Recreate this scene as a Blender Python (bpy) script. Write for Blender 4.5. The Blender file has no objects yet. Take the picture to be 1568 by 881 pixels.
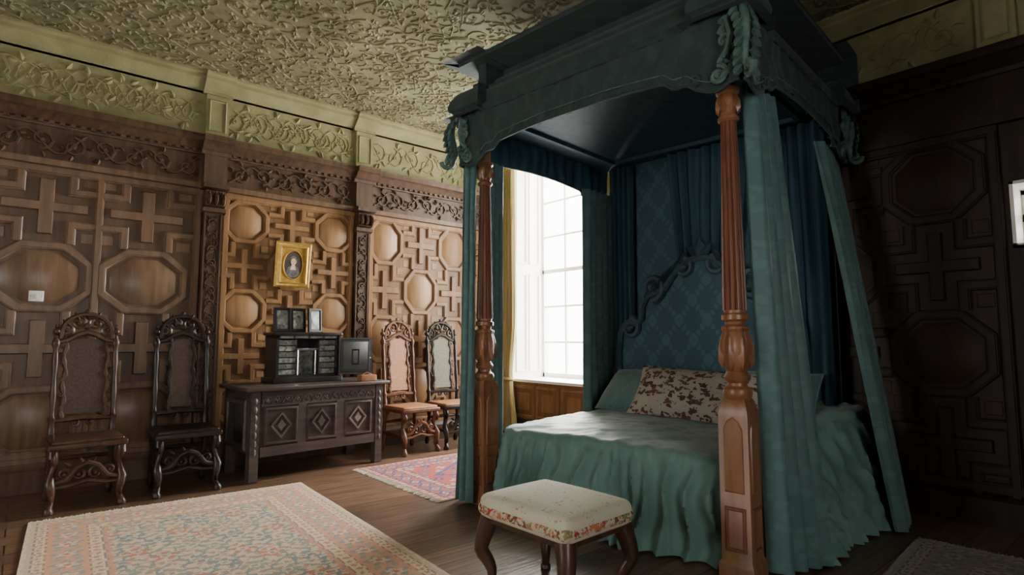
import bpy, math, random
import numpy as np
from mathutils import Vector, Matrix, noise
random.seed(7)
PI=math.pi
V=Vector
# ------------------------------------------------------------------ materials
def newmat(name):
    m=bpy.data.materials.new(name); m.use_nodes=True
    nt=m.node_tree; b=nt.nodes['Principled BSDF']; return m,nt,b
def N(nt,t,**k):
    n=nt.nodes.new(t)
    for a,v in k.items(): setattr(n,a,v)
    return n
def ramp(nt,stops):
    r=nt.nodes.new('ShaderNodeValToRGB'); e=r.color_ramp.elements
    while len(e)<len(stops): e.new(0.5)
    for i,(p,c) in enumerate(stops):
        e[i].position=p; e[i].color=(*c,1)
    return r
def mat_noise(name,c1,c2,scale=8,stretch=(1,1,1),rough=.6,bump=.1,bscale=None,spec=.4,metal=0,detail=6,sheen=0,dist=0.4):
    m,nt,b=newmat(name)
    tc=N(nt,'ShaderNodeTexCoord'); mp=N(nt,'ShaderNodeMapping'); mp.inputs['Scale'].default_value=stretch
    nz=N(nt,'ShaderNodeTexNoise'); nz.inputs['Scale'].default_value=scale; nz.inputs['Detail'].default_value=detail
    nz.inputs['Distortion'].default_value=dist
    nt.links.new(tc.outputs['Object'],mp.inputs[0]); nt.links.new(mp.outputs[0],nz.inputs['Vector'])
    r=ramp(nt,[(.3,c1),(.7,c2)]); nt.links.new(nz.outputs['Fac'],r.inputs[0]); nt.links.new(r.outputs[0],b.inputs['Base Color'])
    b.inputs['Roughness'].default_value=rough; b.inputs['Specular IOR Level'].default_value=spec; b.inputs['Metallic'].default_value=metal
    if sheen: b.inputs['Sheen Weight'].default_value=sheen
    if bump:
        bp=N(nt,'ShaderNodeBump'); bp.inputs['Strength'].default_value=bump; bp.inputs['Distance'].default_value=.01
        if bscale:
            n2=N(nt,'ShaderNodeTexNoise'); n2.inputs['Scale'].default_value=bscale; nt.links.new(mp.outputs[0],n2.inputs['Vector']); nt.links.new(n2.outputs['Fac'],bp.inputs['Height'])
        else: nt.links.new(nz.outputs['Fac'],bp.inputs['Height'])
        nt.links.new(bp.outputs[0],b.inputs['Normal'])
    return m
def wood(name,c1,c2,axis='z',rough=.42,scale=5,spec=.4,bump=.12):
    st={'z':(4,4,.5),'x':(.5,4,4),'y':(4,.5,4)}[axis]
    return mat_noise(name,c1,c2,scale,st,rough,bump,None,spec)
def mat_attr(name,rough=.9):
    m,nt,b=newmat(name); a=N(nt,'ShaderNodeAttribute',attribute_name='Col'); nt.links.new(a.outputs['Color'],b.inputs['Base Color'])
    b.inputs['Roughness'].default_value=rough; b.inputs['Specular IOR Level'].default_value=.1
    nz=N(nt,'ShaderNodeTexNoise'); nz.inputs['Scale'].default_value=300
    bp=N(nt,'ShaderNodeBump'); bp.inputs['Strength'].default_value=.25; bp.inputs['Distance'].default_value=.004
    nt.links.new(nz.outputs['Fac'],bp.inputs['Height']); nt.links.new(bp.outputs[0],b.inputs['Normal'])
    return m
def mat_floral(name,base,cols,scale,thr=.5,rough=.85,stretch=(1,1,1)):
    m,nt,b=newmat(name)
    tc=N(nt,'ShaderNodeTexCoord'); mp=N(nt,'ShaderNodeMapping'); mp.inputs['Scale'].default_value=stretch
    nz=N(nt,'ShaderNodeTexNoise'); nz.inputs['Scale'].default_value=scale*1.3
    mix=N(nt,'ShaderNodeMixRGB'); mix.inputs[0].default_value=.12
    vo=N(nt,'ShaderNodeTexVoronoi'); vo.inputs['Scale'].default_value=scale
    nt.links.new(tc.outputs['Object'],mp.inputs[0]); nt.links.new(mp.outputs[0],nz.inputs['Vector'])
    nt.links.new(mp.outputs[0],mix.inputs[1]); nt.links.new(nz.outputs['Color'],mix.inputs[2]); nt.links.new(mix.outputs[0],vo.inputs['Vector'])
    r=ramp(nt,[(thr-.03,(1,1,1)),(thr+.03,(0,0,0))]); nt.links.new(vo.outputs['Distance'],r.inputs[0])
    sp=N(nt,'ShaderNodeSeparateColor'); nt.links.new(vo.outputs['Color'],sp.inputs[0])
    k=len(cols); r2=ramp(nt,[(i/k,c) for i,c in enumerate(cols)]); r2.color_ramp.interpolation='CONSTANT'; nt.links.new(sp.outputs[0],r2.inputs[0])
    mx=N(nt,'ShaderNodeMixRGB'); mx.inputs[1].default_value=(*base,1); nt.links.new(r.outputs[0],mx.inputs[0]); nt.links.new(r2.outputs[0],mx.inputs[2])
    nt.links.new(mx.outputs[0],b.inputs['Base Color']); b.inputs['Roughness'].default_value=rough; b.inputs['Specular IOR Level'].default_value=.15
    return m
def mat_damask(name,c1,c2,axes=(1,2),p=.26,q=.34,rough=.6,sheen=0,along=None):
    m,nt,b=newmat(name)
    tc=N(nt,'ShaderNodeTexCoord'); sx=N(nt,'ShaderNodeSeparateXYZ'); nt.links.new(tc.outputs['Object'],sx.inputs[0])
    def M(op,a,bv=None):
        n=N(nt,'ShaderNodeMath',operation=op)
        for i,x in enumerate([a,bv]):
            if x is None: continue
            if isinstance(x,(int,float)): n.inputs[i].default_value=x
            else: nt.links.new(x,n.inputs[i])
        return n.outputs[0]
    A,B=sx.outputs[axes[0]],sx.outputs[axes[1]]
    if along: A=M('ADD',sx.outputs[0],sx.outputs[1])
    cy=M('COSINE',M('MULTIPLY',A,2*PI/p)); cz=M('COSINE',M('MULTIPLY',B,2*PI/q))
    s=M('ABSOLUTE',M('ADD',cy,cz))
    cy2=M('COSINE',M('MULTIPLY',A,8*PI/p)); cz2=M('COSINE',M('MULTIPLY',B,8*PI/q))
    s2=M('MULTIPLY',M('MULTIPLY',cy2,cz2),.35)
    nz=N(nt,'ShaderNodeTexNoise'); nz.inputs['Scale'].default_value=7; nt.links.new(tc.outputs['Object'],nz.inputs['Vector'])
    t=M('ADD',M('ADD',s,s2),M('MULTIPLY',M('SUBTRACT',nz.outputs['Fac'],.5),.5))
    r=ramp(nt,[(.26,c2),(.44,c1)]); nt.links.new(t,r.inputs[0]); nt.links.new(r.outputs[0],b.inputs['Base Color'])
    b.inputs['Roughness'].default_value=rough; b.inputs['Specular IOR Level'].default_value=.3
    if sheen: b.inputs['Sheen Weight'].default_value=sheen
    bp=N(nt,'ShaderNodeBump'); bp.inputs['Strength'].default_value=.25; bp.inputs['Distance'].default_value=.01
    n2=N(nt,'ShaderNodeTexNoise'); n2.inputs['Scale'].default_value=14; nt.links.new(tc.outputs['Object'],n2.inputs['Vector']); nt.links.new(n2.outputs['Fac'],bp.inputs['Height']); nt.links.new(bp.outputs[0],b.inputs['Normal'])
    return m

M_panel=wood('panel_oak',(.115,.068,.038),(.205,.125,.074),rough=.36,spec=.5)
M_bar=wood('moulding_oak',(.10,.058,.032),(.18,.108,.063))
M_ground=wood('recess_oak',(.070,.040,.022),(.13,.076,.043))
M_panel_lit=wood('panel_oak_lit',(.22,.120,.050),(.34,.19,.088))  # this and next two: window light on the bays painted into the oak
M_bar_lit=wood('moulding_oak_lit',(.18,.096,.041),(.29,.160,.073))
M_ground_lit=wood('recess_oak_lit',(.13,.068,.029),(.21,.112,.050))
M_carve=wood('carved_oak',(.046,.024,.013),(.105,.058,.031),rough=.5)
M_pe=wood('panel_oak_dark',(.022,.013,.009),(.042,.026,.016),rough=.55,spec=.25)  # darker oak tone for the east wall, mouldings likewise
M_be=wood('moulding_oak_dark',(.016,.010,.007),(.034,.021,.013),rough=.55,spec=.25)
M_plast=mat_noise('olive_plaster',(.205,.192,.092),(.30,.283,.145),5,rough=.8,bump=.3,bscale=40,spec=.2)
M_ceil=mat_noise('aged_ceiling_plaster',(.125,.118,.064),(.225,.215,.122),2.2,rough=.85,bump=.35,bscale=22,spec=.12)
M_dark=wood('ebonised_wood',(.012,.008,.006),(.035,.022,.015),rough=.35)
M_chairw=wood('walnut_chair',(.035,.018,.011),(.085,.042,.023),rough=.35)
M_chairw2=wood('red_walnut',(.07,.025,.012),(.17,.07,.03),rough=.4)
M_cane=mat_noise('cane_brown',(.045,.028,.022),(.075,.047,.034),60,bump=.3,rough=.6)
M_canet=mat_noise('cane_tan',(.30,.14,.07),(.42,.21,.11),60,bump=.3,rough=.6)
M_caneg=mat_noise('cane_grey',(.13,.125,.09),(.20,.19,.13),60,bump=.3,rough=.6)
M_leathert=mat_noise('seat_tan_leather',(.26,.11,.045),(.38,.17,.075),20,bump=.15,rough=.5)
M_chest=wood('chest_dark_oak',(.034,.026,.023),(.086,.067,.058),axis='x',rough=.36,spec=.5)
M_chestl=wood('chest_inlay',(.12,.10,.085),(.19,.16,.13),axis='x',rough=.5)
M_post=wood('bedpost_mahogany',(.18,.075,.032),(.34,.155,.070),rough=.35,spec=.5)
M_post2=wood('bedpost_flute_red',(.14,.052,.030),(.26,.11,.060),rough=.35)
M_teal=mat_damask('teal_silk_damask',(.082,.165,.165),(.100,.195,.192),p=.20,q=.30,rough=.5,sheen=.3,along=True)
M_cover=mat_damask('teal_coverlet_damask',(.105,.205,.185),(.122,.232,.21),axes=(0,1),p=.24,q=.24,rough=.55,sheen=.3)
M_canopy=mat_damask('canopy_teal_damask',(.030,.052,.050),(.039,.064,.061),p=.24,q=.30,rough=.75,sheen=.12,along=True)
M_acanth=mat_noise('canopy_carving_teal',(.06,.11,.10),(.13,.215,.19),12,rough=.6,bump=.2,bscale=40,spec=.3)
M_inner=mat_noise('tester_blue',(.026,.062,.088),(.046,.105,.138),6,(3,3,.4),rough=.7,bump=.1,spec=.2)
M_dam=mat_damask('damask_blue',(.040,.095,.128),(.060,.132,.168))
M_gold=mat_noise('gilt',(.50,.31,.07),(.70,.46,.13),30,rough=.4,bump=.2,metal=.6)
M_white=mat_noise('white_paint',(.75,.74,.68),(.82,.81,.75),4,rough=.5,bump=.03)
M_yellow=mat_noise('gold_curtain',(.32,.25,.10),(.47,.39,.18),5,(3,3,.4),rough=.7,bump=.1,spec=.2)
M_pink=mat_noise('skin_paint',(.6,.42,.3),(.7,.5,.38),20,bump=0)
M_black=mat_noise('painted_black',(.01,.01,.012),(.03,.025,.02),10,bump=0,rough=.3)
M_silver=mat_noise('mirror_silver',(.25,.27,.26),(.5,.5,.48),30,rough=.2,metal=.7,bump=.05)
M_photo=mat_noise('photo_grey',(.05,.06,.055),(.4,.4,.36),22,rough=.3,bump=0,detail=2)
M_fl=mat_floral('needlework_cream',(.60,.58,.44),[(.52,.24,.20),(.40,.45,.28),(.64,.60,.46),(.55,.36,.28),(.62,.59,.45)],26,.28)
M_fl2=mat_floral('needlework_border',(.54,.49,.36),[(.42,.06,.05),(.20,.08,.05),(.50,.18,.10),(.25,.24,.1)],24,.48)
M_pil=mat_floral('pillow_leaves',(.42,.385,.32),[(.12,.065,.05),(.16,.08,.06),(.09,.055,.045)],16,.42,stretch=(1,1,1.4))
M_fringe=mat_noise('fringe_wool',(.55,.50,.40),(.65,.6,.5),40,bump=0,rough=.9)
M_rug=mat_attr('rug_wool')
def mat_floor():
    m,nt,b=newmat('oak_floorboards')
    tc=N(nt,'ShaderNodeTexCoord')
    br=N(nt,'ShaderNodeTexBrick'); br.inputs['Scale'].default_value=1; br.inputs['Brick Width'].default_value=2.6; br.inputs['Row Height'].default_value=.19
    br.inputs['Mortar Size'].default_value=.004; br.inputs['Color1'].default_value=(.105,.062,.038,1); br.inputs['Color2'].default_value=(.20,.118,.073,1); br.inputs['Mortar'].default_value=(.012,.008,.006,1)
    br.offset=.37
    nt.links.new(tc.outputs['Object'],br.inputs['Vector'])
    mp=N(nt,'ShaderNodeMapping'); mp.inputs['Scale'].default_value=(.8,9,1); nt.links.new(tc.outputs['Object'],mp.inputs[0])
    nz=N(nt,'ShaderNodeTexNoise'); nz.inputs['Scale'].default_value=4; nz.inputs['Detail'].default_value=8; nt.links.new(mp.outputs[0],nz.inputs['Vector'])
    r=ramp(nt,[(.3,(.45,.45,.45)),(.7,(1.3,1.25,1.2))]); nt.links.new(nz.outputs['Fac'],r.inputs[0])
    mx=N(nt,'ShaderNodeMixRGB',blend_type='MULTIPLY'); mx.inputs[0].default_value=1; nt.links.new(br.outputs['Color'],mx.inputs[1]); nt.links.new(r.outputs[0],mx.inputs[2])
    nt.links.new(mx.outputs[0],b.inputs['Base Color']); b.inputs['Roughness'].default_value=.36
    bp=N(nt,'ShaderNodeBump'); bp.inputs['Strength'].default_value=.25; bp.inputs['Distance'].default_value=.01; nt.links.new(nz.outputs['Fac'],bp.inputs['Height']); nt.links.new(bp.outputs[0],b.inputs['Normal'])
    return m
M_floor=mat_floor()

# ------------------------------------------------------------------ mesh builder
class Fr:
    def __init__(s,O,U,Vv,Nn): s.O=V(O); s.U=V(U); s.V=V(Vv); s.N=V(Nn)
    def p(s,a,b,c=0): return s.O+s.U*a+s.V*b+s.N*c
XY=Fr((0,0,0),(1,0,0),(0,1,0),(0,0,1))
class MB:
    def __init__(s): s.v=[]; s.f=[]; s.m=[]
    def add(s,vs,fs,m=0):
        o=len(s.v); s.v.extend(tuple(x) for x in vs)
        for f in fs: s.f.append(tuple(i+o for i in f)); s.m.append(m)
    def box(s,a,b,m=0):
        x0,y0,z0=a; x1,y1,z1=b
        s.add([(x0,y0,z0),(x1,y0,z0),(x1,y1,z0),(x0,y1,z0),(x0,y0,z1),(x1,y0,z1),(x1,y1,z1),(x0,y1,z1)],
          [(3,2,1,0),(4,5,6,7),(0,1,5,4),(1,2,6,5),(2,3,7,6),(3,0,4,7)],m)
    def fbox(s,fr,a0,a1,b0,b1,c0,c1,m=0,bev=0):
        k=bev
        P=[fr.p(a0,b0,c0),fr.p(a1,b0,c0),fr.p(a1,b1,c0),fr.p(a0,b1,c0),fr.p(a0+k,b0+k,c1),fr.p(a1-k,b0+k,c1),fr.p(a1-k,b1-k,c1),fr.p(a0+k,b1-k,c1)]
        s.add(P,[(3,2,1,0),(4,5,6,7),(0,1,5,4),(1,2,6,5),(2,3,7,6),(3,0,4,7)],m)
    def rbox(s,a,b,r,m=0,k=3,fn=None):
        a=V(a);b=V(b);c=(a+b)/2;h=(b-a)/2
        def line(hh,n=4):
            l=[-hh+r*(1-math.cos(PI/2*i/k)) for i in range(k+1)]
            mid=[(-hh+r)+(2*(hh-r))*i/n for i in range(1,n)]
            return l+mid+[-x for x in reversed(l)]
        L=[line(h[i]) for i in range(3)]
        for ax in range(3):
            u,w=(ax+1)%3,(ax+2)%3
            for sg in (-1,1):
                vs=[];nu=len(L[u]);nw=len(L[w])
                for i in L[u]:
                    for j in L[w]:
                        p=[0,0,0];p[ax]=sg*h[ax];p[u]=i;p[w]=j
                        q=[max(-(h[t]-r),min(h[t]-r,p[t])) for t in range(3)]
                        d=V(p)-V(q); d.normalize(); o=V(q)+d*r+c
                        if fn: o=fn(o)
                        vs.append(o)
                fs=[(i*nw+j,(i+1)*nw+j,(i+1)*nw+j+1,i*nw+j+1) for i in range(nu-1) for j in range(nw-1)]
                s.add(vs,fs,m)
    def lathe(s,prof,c=(0,0,0),seg=16,m=0,rot=0,mod=None,m2=None,lean=None):
        vs=[];c=V(c)
        for (r,z) in prof:
            for i in range(seg):
                a=2*PI*i/seg+rot; rr=r*(mod(a,z) if mod else 1)
                off=lean(z) if lean else V((0,0,0))
                vs.append(c+off+V((rr*math.cos(a),rr*math.sin(a),z)))
        fs=[];n=len(prof)
        for j in range(n-1):
            for i in range(seg):
                i2=(i+1)%seg; fs.append((j*seg+i,j*seg+i2,(j+1)*seg+i2,(j+1)*seg+i))
        fs.append(tuple(range(seg-1,-1,-1))); fs.append(tuple((n-1)*seg+i for i in range(seg)))
        s.add(vs,fs,m)
    def tube(s,path,rad,seg=6,m=0,flat=1,closed=False):
        n=len(path); path=[V(p) for p in path]
        if not isinstance(rad,(list,tuple)): rad=[rad]*n
        vs=[];up=None
        for i in range(n):
            if closed: t=path[(i+1)%n]-path[i-1]
            else: t=path[min(i+1,n-1)]-path[max(i-1,0)]
            if t.length<1e-9: t=V((0,0,1))
            t.normalize()
            if up is None:
                up=V((0,1,0)) if abs(t.y)<.8 else V((1,0,0))
            up=up-t*up.dot(t)
            if up.length<1e-6: up=t.orthogonal()
            up.normalize(); w=t.cross(up)
            for k in range(seg):
                a=2*PI*k/seg; vs.append(path[i]+(up*math.cos(a)*flat+w*math.sin(a))*rad[i])
        fs=[]
        for j in range(n if closed else n-1):
            j2=(j+1)%n
            for k in range(seg):
                k2=(k+1)%seg; fs.append((j*seg+k,j*seg+k2,j2*seg+k2,j2*seg+k))
        if not closed: fs.append(tuple(range(seg))); fs.append(tuple((n-1)*seg+k for k in range(seg-1,-1,-1)))
        s.add(vs,fs,m)
    def ribbon(s,fr,path,prof,m=0,closed=False):
        n=len(path);P=[V((p[0],p[1])) for p in path];vs=[]
        for i in range(n):
            if closed or 0<i<n-1:
                d1=(P[i]-P[i-1]).normalized(); d2=(P[(i+1)%n]-P[i]).normalized()
            elif i==0: d1=d2=(P[1]-P[0]).normalized()
            else: d1=d2=(P[i]-P[i-1]).normalized()
            n1=V((d1.y,-d1.x));n2=V((d2.y,-d2.x)); mm=(n1+n2)
            if mm.length<1e-6: mm=n1.copy()
            mm.normalize(); k=1/max(.25,mm.dot(n1))
            for (o,h) in prof: q=P[i]+mm*(o*k); vs.append(fr.p(q.x,q.y,h))
        L=len(prof);fs=[]
        for i in range(n if closed else n-1):
            i2=(i+1)%n
            for j in range(L-1): fs.append((i*L+j,i2*L+j,i2*L+j+1,i*L+j+1))
        if not closed: fs.append(tuple(range(L))); fs.append(tuple((n-1)*L+k for k in range(L-1,-1,-1)))
        s.add(vs,fs,m)
    def prism(s,fr,poly,c0,c1,m=0,inset=0):
        n=len(poly);cx=sum(p[0] for p in poly)/n;cy=sum(p[1] for p in poly)/n
        vs=[fr.p(a,b,c0) for a,b in poly]
        for a,b in poly:
            l=math.hypot(a-cx,b-cy) or 1; k=max(0,1-inset/l); vs.append(fr.p(cx+(a-cx)*k,cy+(b-cy)*k,c1))
        fs=[tuple(range(n-1,-1,-1)),tuple(range(n,2*n))]+[(i,(i+1)%n,n+(i+1)%n,n+i) for i in range(n)]
        s.add(vs,fs,m)
    def grid(s,fn,nu,nv,m=0):
        vs=[fn(i/nu,j/nv) for i in range(nu+1) for j in range(nv+1)]
        fs=[(i*(nv+1)+j,(i+1)*(nv+1)+j,(i+1)*(nv+1)+j+1,i*(nv+1)+j+1) for i in range(nu) for j in range(nv)]
        s.add(vs,fs,m)
    def ball(s,c,r,m=0,seg=8,sc=(1,1,1)):
        c=V(c);vs=[];k=6
        for j in range(1,k):
            a=PI*j/k
            for i in range(seg):
                b=2*PI*i/seg; vs.append(c+V((r*sc[0]*math.sin(a)*math.cos(b),r*sc[1]*math.sin(a)*math.sin(b),r*sc[2]*math.cos(a))))
        vs.append(c+V((0,0,r*sc[2])));vs.append(c-V((0,0,r*sc[2])));t=len(vs)-2;fs=[]
        for j in range(k-2):
            for i in range(seg):
                i2=(i+1)%seg; fs.append((j*seg+i,(j+1)*seg+i,(j+1)*seg+i2,j*seg+i2))
        for i in range(seg):
            i2=(i+1)%seg; fs.append((t,i,i2)); fs.append((t+1,(k-2)*seg+i2,(k-2)*seg+i))
        s.add(vs,fs,m)
    def leaf(s,fr,x,y,ang,L,W,h,m=0):
        ca,sa=math.cos(ang),math.sin(ang)
        def q(a,b,c): return fr.p(x+a*ca-b*sa,y+a*sa+b*ca,c)
        vs=[q(0,0,0),q(L*.35,-W/2,0),q(L*.75,-W*.35,0),q(L,0,h*.3),q(L*.75,W*.35,0),q(L*.35,W/2,0),q(L*.25,0,h),q(L*.65,0,h*.9)]
        s.add(vs,[(0,1,6),(1,2,7,6),(2,3,7),(3,4,7),(4,5,6,7),(5,0,6)],m)
    def spiral(s,fr,x,y,r,a0,turns,sg,th,m=0,n=14,seg=5,c=0):
        pa=[];ra=[]
        for i in range(n+1):
            t=i/n; rr=r*(1-t)**.85+r*.08; a=a0+sg*turns*2*PI*t
            pa.append(fr.p(x+rr*math.cos(a),y+rr*math.sin(a),c)); ra.append(th*(1-.45*t))
        s.tube(pa,ra,seg,m); 
        s.ball(fr.p(x,y,c),th*1.35,m,6)
    def vine(s,fr,a0,a1,b0,b1,th,m=0,unit=None):
        h=b1-b0;mid=(b0+b1)/2;u=unit or h*1.0;n=max(1,round((a1-a0)/u));u=(a1-a0)/n
        pa=[]
        for i in range(n*8+1):
            t=i/8; pa.append(fr.p(a0+t*u,mid-.36*h*math.cos(PI*t),0))
        s.tube(pa,th*.8,5,m)
        for i in range(n):
            a=a0+(i+.5)*u; sg=1 if i%2 else -1
            s.spiral(fr,a,mid+sg*.06*h,.33*h,-sg*PI/2,1.4,sg,th,m,12)
            for k in range(4):
                an=random.uniform(0,6.28); rr=.36*h
                s.leaf(fr,a+rr*.9*math.cos(an)*min(1,u/h),mid+rr*math.sin(an),an+random.uniform(-.8,.8),h*.24,h*.13,th*1.6,m)
    def obj(s,name,mats,parent=None,M=None,sharp=38,coll=None):
        me=bpy.data.meshes.new(name); me.from_pydata(s.v,[],s.f)
        for x in mats: me.materials.append(x)
        me.polygons.foreach_set('material_index',s.m)
        me.polygons.foreach_set('use_smooth',[True]*len(s.f))
        import bmesh
        bm=bmesh.new();bm.from_mesh(me);bmesh.ops.recalc_face_normals(bm,faces=bm.faces);bm.to_mesh(me);bm.free()
        me.set_sharp_from_angle(angle=math.radians(sharp))
        o=bpy.data.objects.new(name,me); bpy.context.scene.collection.objects.link(o)
        if M is not None: o.matrix_world=M
        if parent: o.parent=parent
        return o
def empty(name,M=None):
    e=bpy.data.objects.new(name,None); bpy.context.scene.collection.objects.link(e); e.empty_display_size=.2
    if M is not None: e.matrix_world=M
    return e
def TR(x,y,z,deg=0): return Matrix.Translation((x,y,z))@Matrix.Rotation(math.radians(deg),4,'Z')
def ss(t): t=max(0,min(1,t)); return t*t*(3-2*t)

# ------------------------------------------------------------------ room
XE,YN,H=4.85,6.0,3.72
XW,YS=-3.0,-2.6
b=MB(); b.box((XW-.2,YS-.2,-.1),(XE+1.2,YN+.2,0)); b.obj('floor',[M_floor])

FN=Fr((0,YN,0),(1,0,0),(0,0,1),(0,-1,0))       # a = X
FE=Fr((XE,0,0),(0,1,0),(0,0,1),(-1,0,0))       # a = Y
def prof(w,h): return [(-w/2,0),(-w/2,h*.45),(-w*.38,h*.75),(-w*.30,h*.75),(-w*.26,h),(w*.26,h),(w*.30,h*.75),(w*.38,h*.75),(w/2,h*.45),(w/2,0)]
def octo(cx,cy,rx,ry,k=.44):
    return [(cx-rx*k,cy-ry),(cx+rx*k,cy-ry),(cx+rx,cy-ry*k),(cx+rx,cy+ry*k),(cx+rx*k,cy+ry),(cx-rx*k,cy+ry),(cx-rx,cy+ry*k),(cx-rx,cy-ry*k)]
HB=.030
def tile(mb,fr,cx,cy,w,h,kind,mbar,mpan):
    bw=min(w,h)*.12
    if kind=='O':
        mb.ribbon(fr,octo(cx,cy,w*.44,h*.44),prof(bw,HB),mbar,True)
        mb.prism(fr,octo(cx,cy,w*.36,h*.36),0,.014,mpan,.022)
    else:
        # raised cross, framed by one mitred L moulding in each quadrant
        k=.055
        cross=[(-k,-.38),(k,-.38),(k,-k),(.38,-k),(.38,k),(k,k),(k,.38),(-k,.38),(-k,k),(-.38,k),(-.38,-k),(-k,-k)]
        for s1,s2 in (((-.40,-.075),(.40,.075)),((-.075,-.40),(.075,.40))):
            mb.fbox(fr,cx+s1[0]*w,cx+s2[0]*w,cy+s1[1]*h,cy+s2[1]*h,0,HB*(1.0 if s1[0]<-.2 else 1.02),mbar,.010)
        for sx in(-1,1):
            for sy in(-1,1):
                k=.24
                mb.ribbon(fr,[(cx+sx*w*k,cy+sy*h*.52),(cx+sx*w*k,cy+sy*h*k),(cx+sx*w*.52,cy+sy*h*k)],prof(bw*1.05,HB),mbar)
                a0,a1=sorted((cx+sx*w*.33,cx+sx*w*.5));b0,b1=sorted((cy+sy*h*.33,cy+sy*h*.5))
                mb.fbox(fr,a0,a1,b0,b1,0,.008,mpan,.010)
def bay(mb,fr,cols,rows,w,h,par,x0,x1,mbar,mpan,mg):
    mb.fbox(fr,x0,x1,.2,2.6,0,.004,mg)
    for i,cx in enumerate(cols):
        for j,cy in enumerate(rows):
            tile(mb,fr,cx,cy,w,h,'O' if par(i,j) else 'X',mbar,mpan)
    for x in (x0+.03,x1-.03): mb.ribbon(fr,[(x,.2),(x,2.6)],prof(.07,.036),mbar)
    for z in (.24,2.58): mb.ribbon(fr,[(x0,z),(x1,z)],prof(.08,.037),mbar)
def pilaster(mb,fr,a,w=.17):
    mb.fbox(fr,a-w/2,a+w/2,.2,2.62,0,.06,1,.008)
    mb.fbox(fr,a-w/2-.02,a+w/2+.02,0,.24,0,.08,1,.01)
    fr2=Fr(fr.p(0,0,.062),fr.U,fr.V,fr.N)
    for e in(-1,1): mb.ribbon(fr2,[(a+e*(w/2-.015),.3),(a+e*(w/2-.015),2.38)],[(-.01,0),(-.006,.012),(.006,.012),(.01,0)],1)
    frv=Fr(fr.p(a,0,.066),fr.V,-fr.U,fr.N)
    mb.vine(frv,.3,2.36,-w*.36,w*.36,.009,1,unit=.13)
    mb.fbox(fr,a-w/2-.025,a+w/2+.025,2.38,2.44,0,.11,1,.012)
    mb.fbox(fr,a-w/2-.01,a+w/2+.01,2.44,2.60,.0,.13,1,.01)
    for e in(-1,0,1):
        fs=Fr(fr.p(a+e*w*.36,2.5,.135),fr.N,fr.V,fr.U); mb.spiral(fs,0,0,.05,PI/2,1.2,-1,.018,1,10)
        mb.leaf(Fr(fr.p(0,0,.13),fr.U,fr.V,fr.N),a+e*w*.33,2.45,PI/2,.14,.06,.04,1)
    mb.fbox(fr,a-w/2-.035,a+w/2+.035,2.60,2.66,0,.17,1,.01)

b=MB(); b.box((XW-.2,YN,0),(XE+.9,YN+.2,H),1)
chk=lambda i,j:(i+j)%2==0
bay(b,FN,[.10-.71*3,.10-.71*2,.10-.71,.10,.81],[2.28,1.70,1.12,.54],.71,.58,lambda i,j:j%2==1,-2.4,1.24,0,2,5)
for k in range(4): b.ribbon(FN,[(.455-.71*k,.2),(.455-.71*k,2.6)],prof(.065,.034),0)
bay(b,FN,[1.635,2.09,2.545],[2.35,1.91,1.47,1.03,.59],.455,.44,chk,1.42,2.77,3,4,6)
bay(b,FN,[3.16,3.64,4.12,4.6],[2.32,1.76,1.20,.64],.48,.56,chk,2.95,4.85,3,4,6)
for a in(1.33,2.86,-2.5): pilaster(b,FN,a)
b.fbox(FN,XW,XE,2.61,2.67,0,.06,0,.006); b.fbox(FN,XW,XE,2.67,2.95,0,.03,1)
FNv=Fr((0,YN-.036,0),(1,0,0),(0,0,1),(0,-1,0))
for q0,q1 in((XW+.2,1.2),(1.46,2.72),(3.0,4.8)): b.vine(FNv,q0,q1,2.69,2.93,.014,1,unit=.21)
corn=[(0,2.93),(.05,2.94),(.055,2.97),(.09,2.99),(.12,3.03),(.16,3.045),(.16,3.085),(.175,3.10),(0,3.11)]
def mould(mb,fr,a0,a1,pr,m,dx=0):
    vs=[];L=len(pr)
    for a in(a0,a1):
        for(n,z) in pr: vs.append(fr.p(a,z,n+(dx if n>0 else 0)))
    fs=[(j,j+1,L+j+1,L+j) for j in range(L-1)]+[tuple(range(L-1,-1,-1)),tuple(L+i for i in range(L))]
    mb.add(vs,fs,m)
mould(b,FN,XW,XE,corn,1)
for a in(1.33,2.86,-2.5): mould(b,FN,a-.13,a+.13,corn,1,.05); b.fbox(FN,a-.11,a+.11,2.66,2.95,0,.09,1,.01)
for i in range(int((XE-XW)/.07)):
    x=XW+.07*i; b.fbox(FN,x,x+.035,2.955,2.985,.03,.075,1)
b.obj('wall_north',[M_bar,M_carve,M_panel,M_bar_lit,M_panel_lit,M_ground,M_ground_lit])
b=MB(); mould(b,FN,XW,XE,[(0,0),(.07,0),(.07,.17),(.05,.19),(.045,.22),(0,.235)],0); b.obj('baseboard_north',[M_carve])
# added cream plate standing in for a bright reflection on the octagonal panel
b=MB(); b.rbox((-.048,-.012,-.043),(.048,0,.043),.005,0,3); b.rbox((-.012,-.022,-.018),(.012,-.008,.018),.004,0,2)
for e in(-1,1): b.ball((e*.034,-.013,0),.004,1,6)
b.obj('reflection_plate',[M_white,M_gold],None,TR(.08,5.984,1.54))

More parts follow.
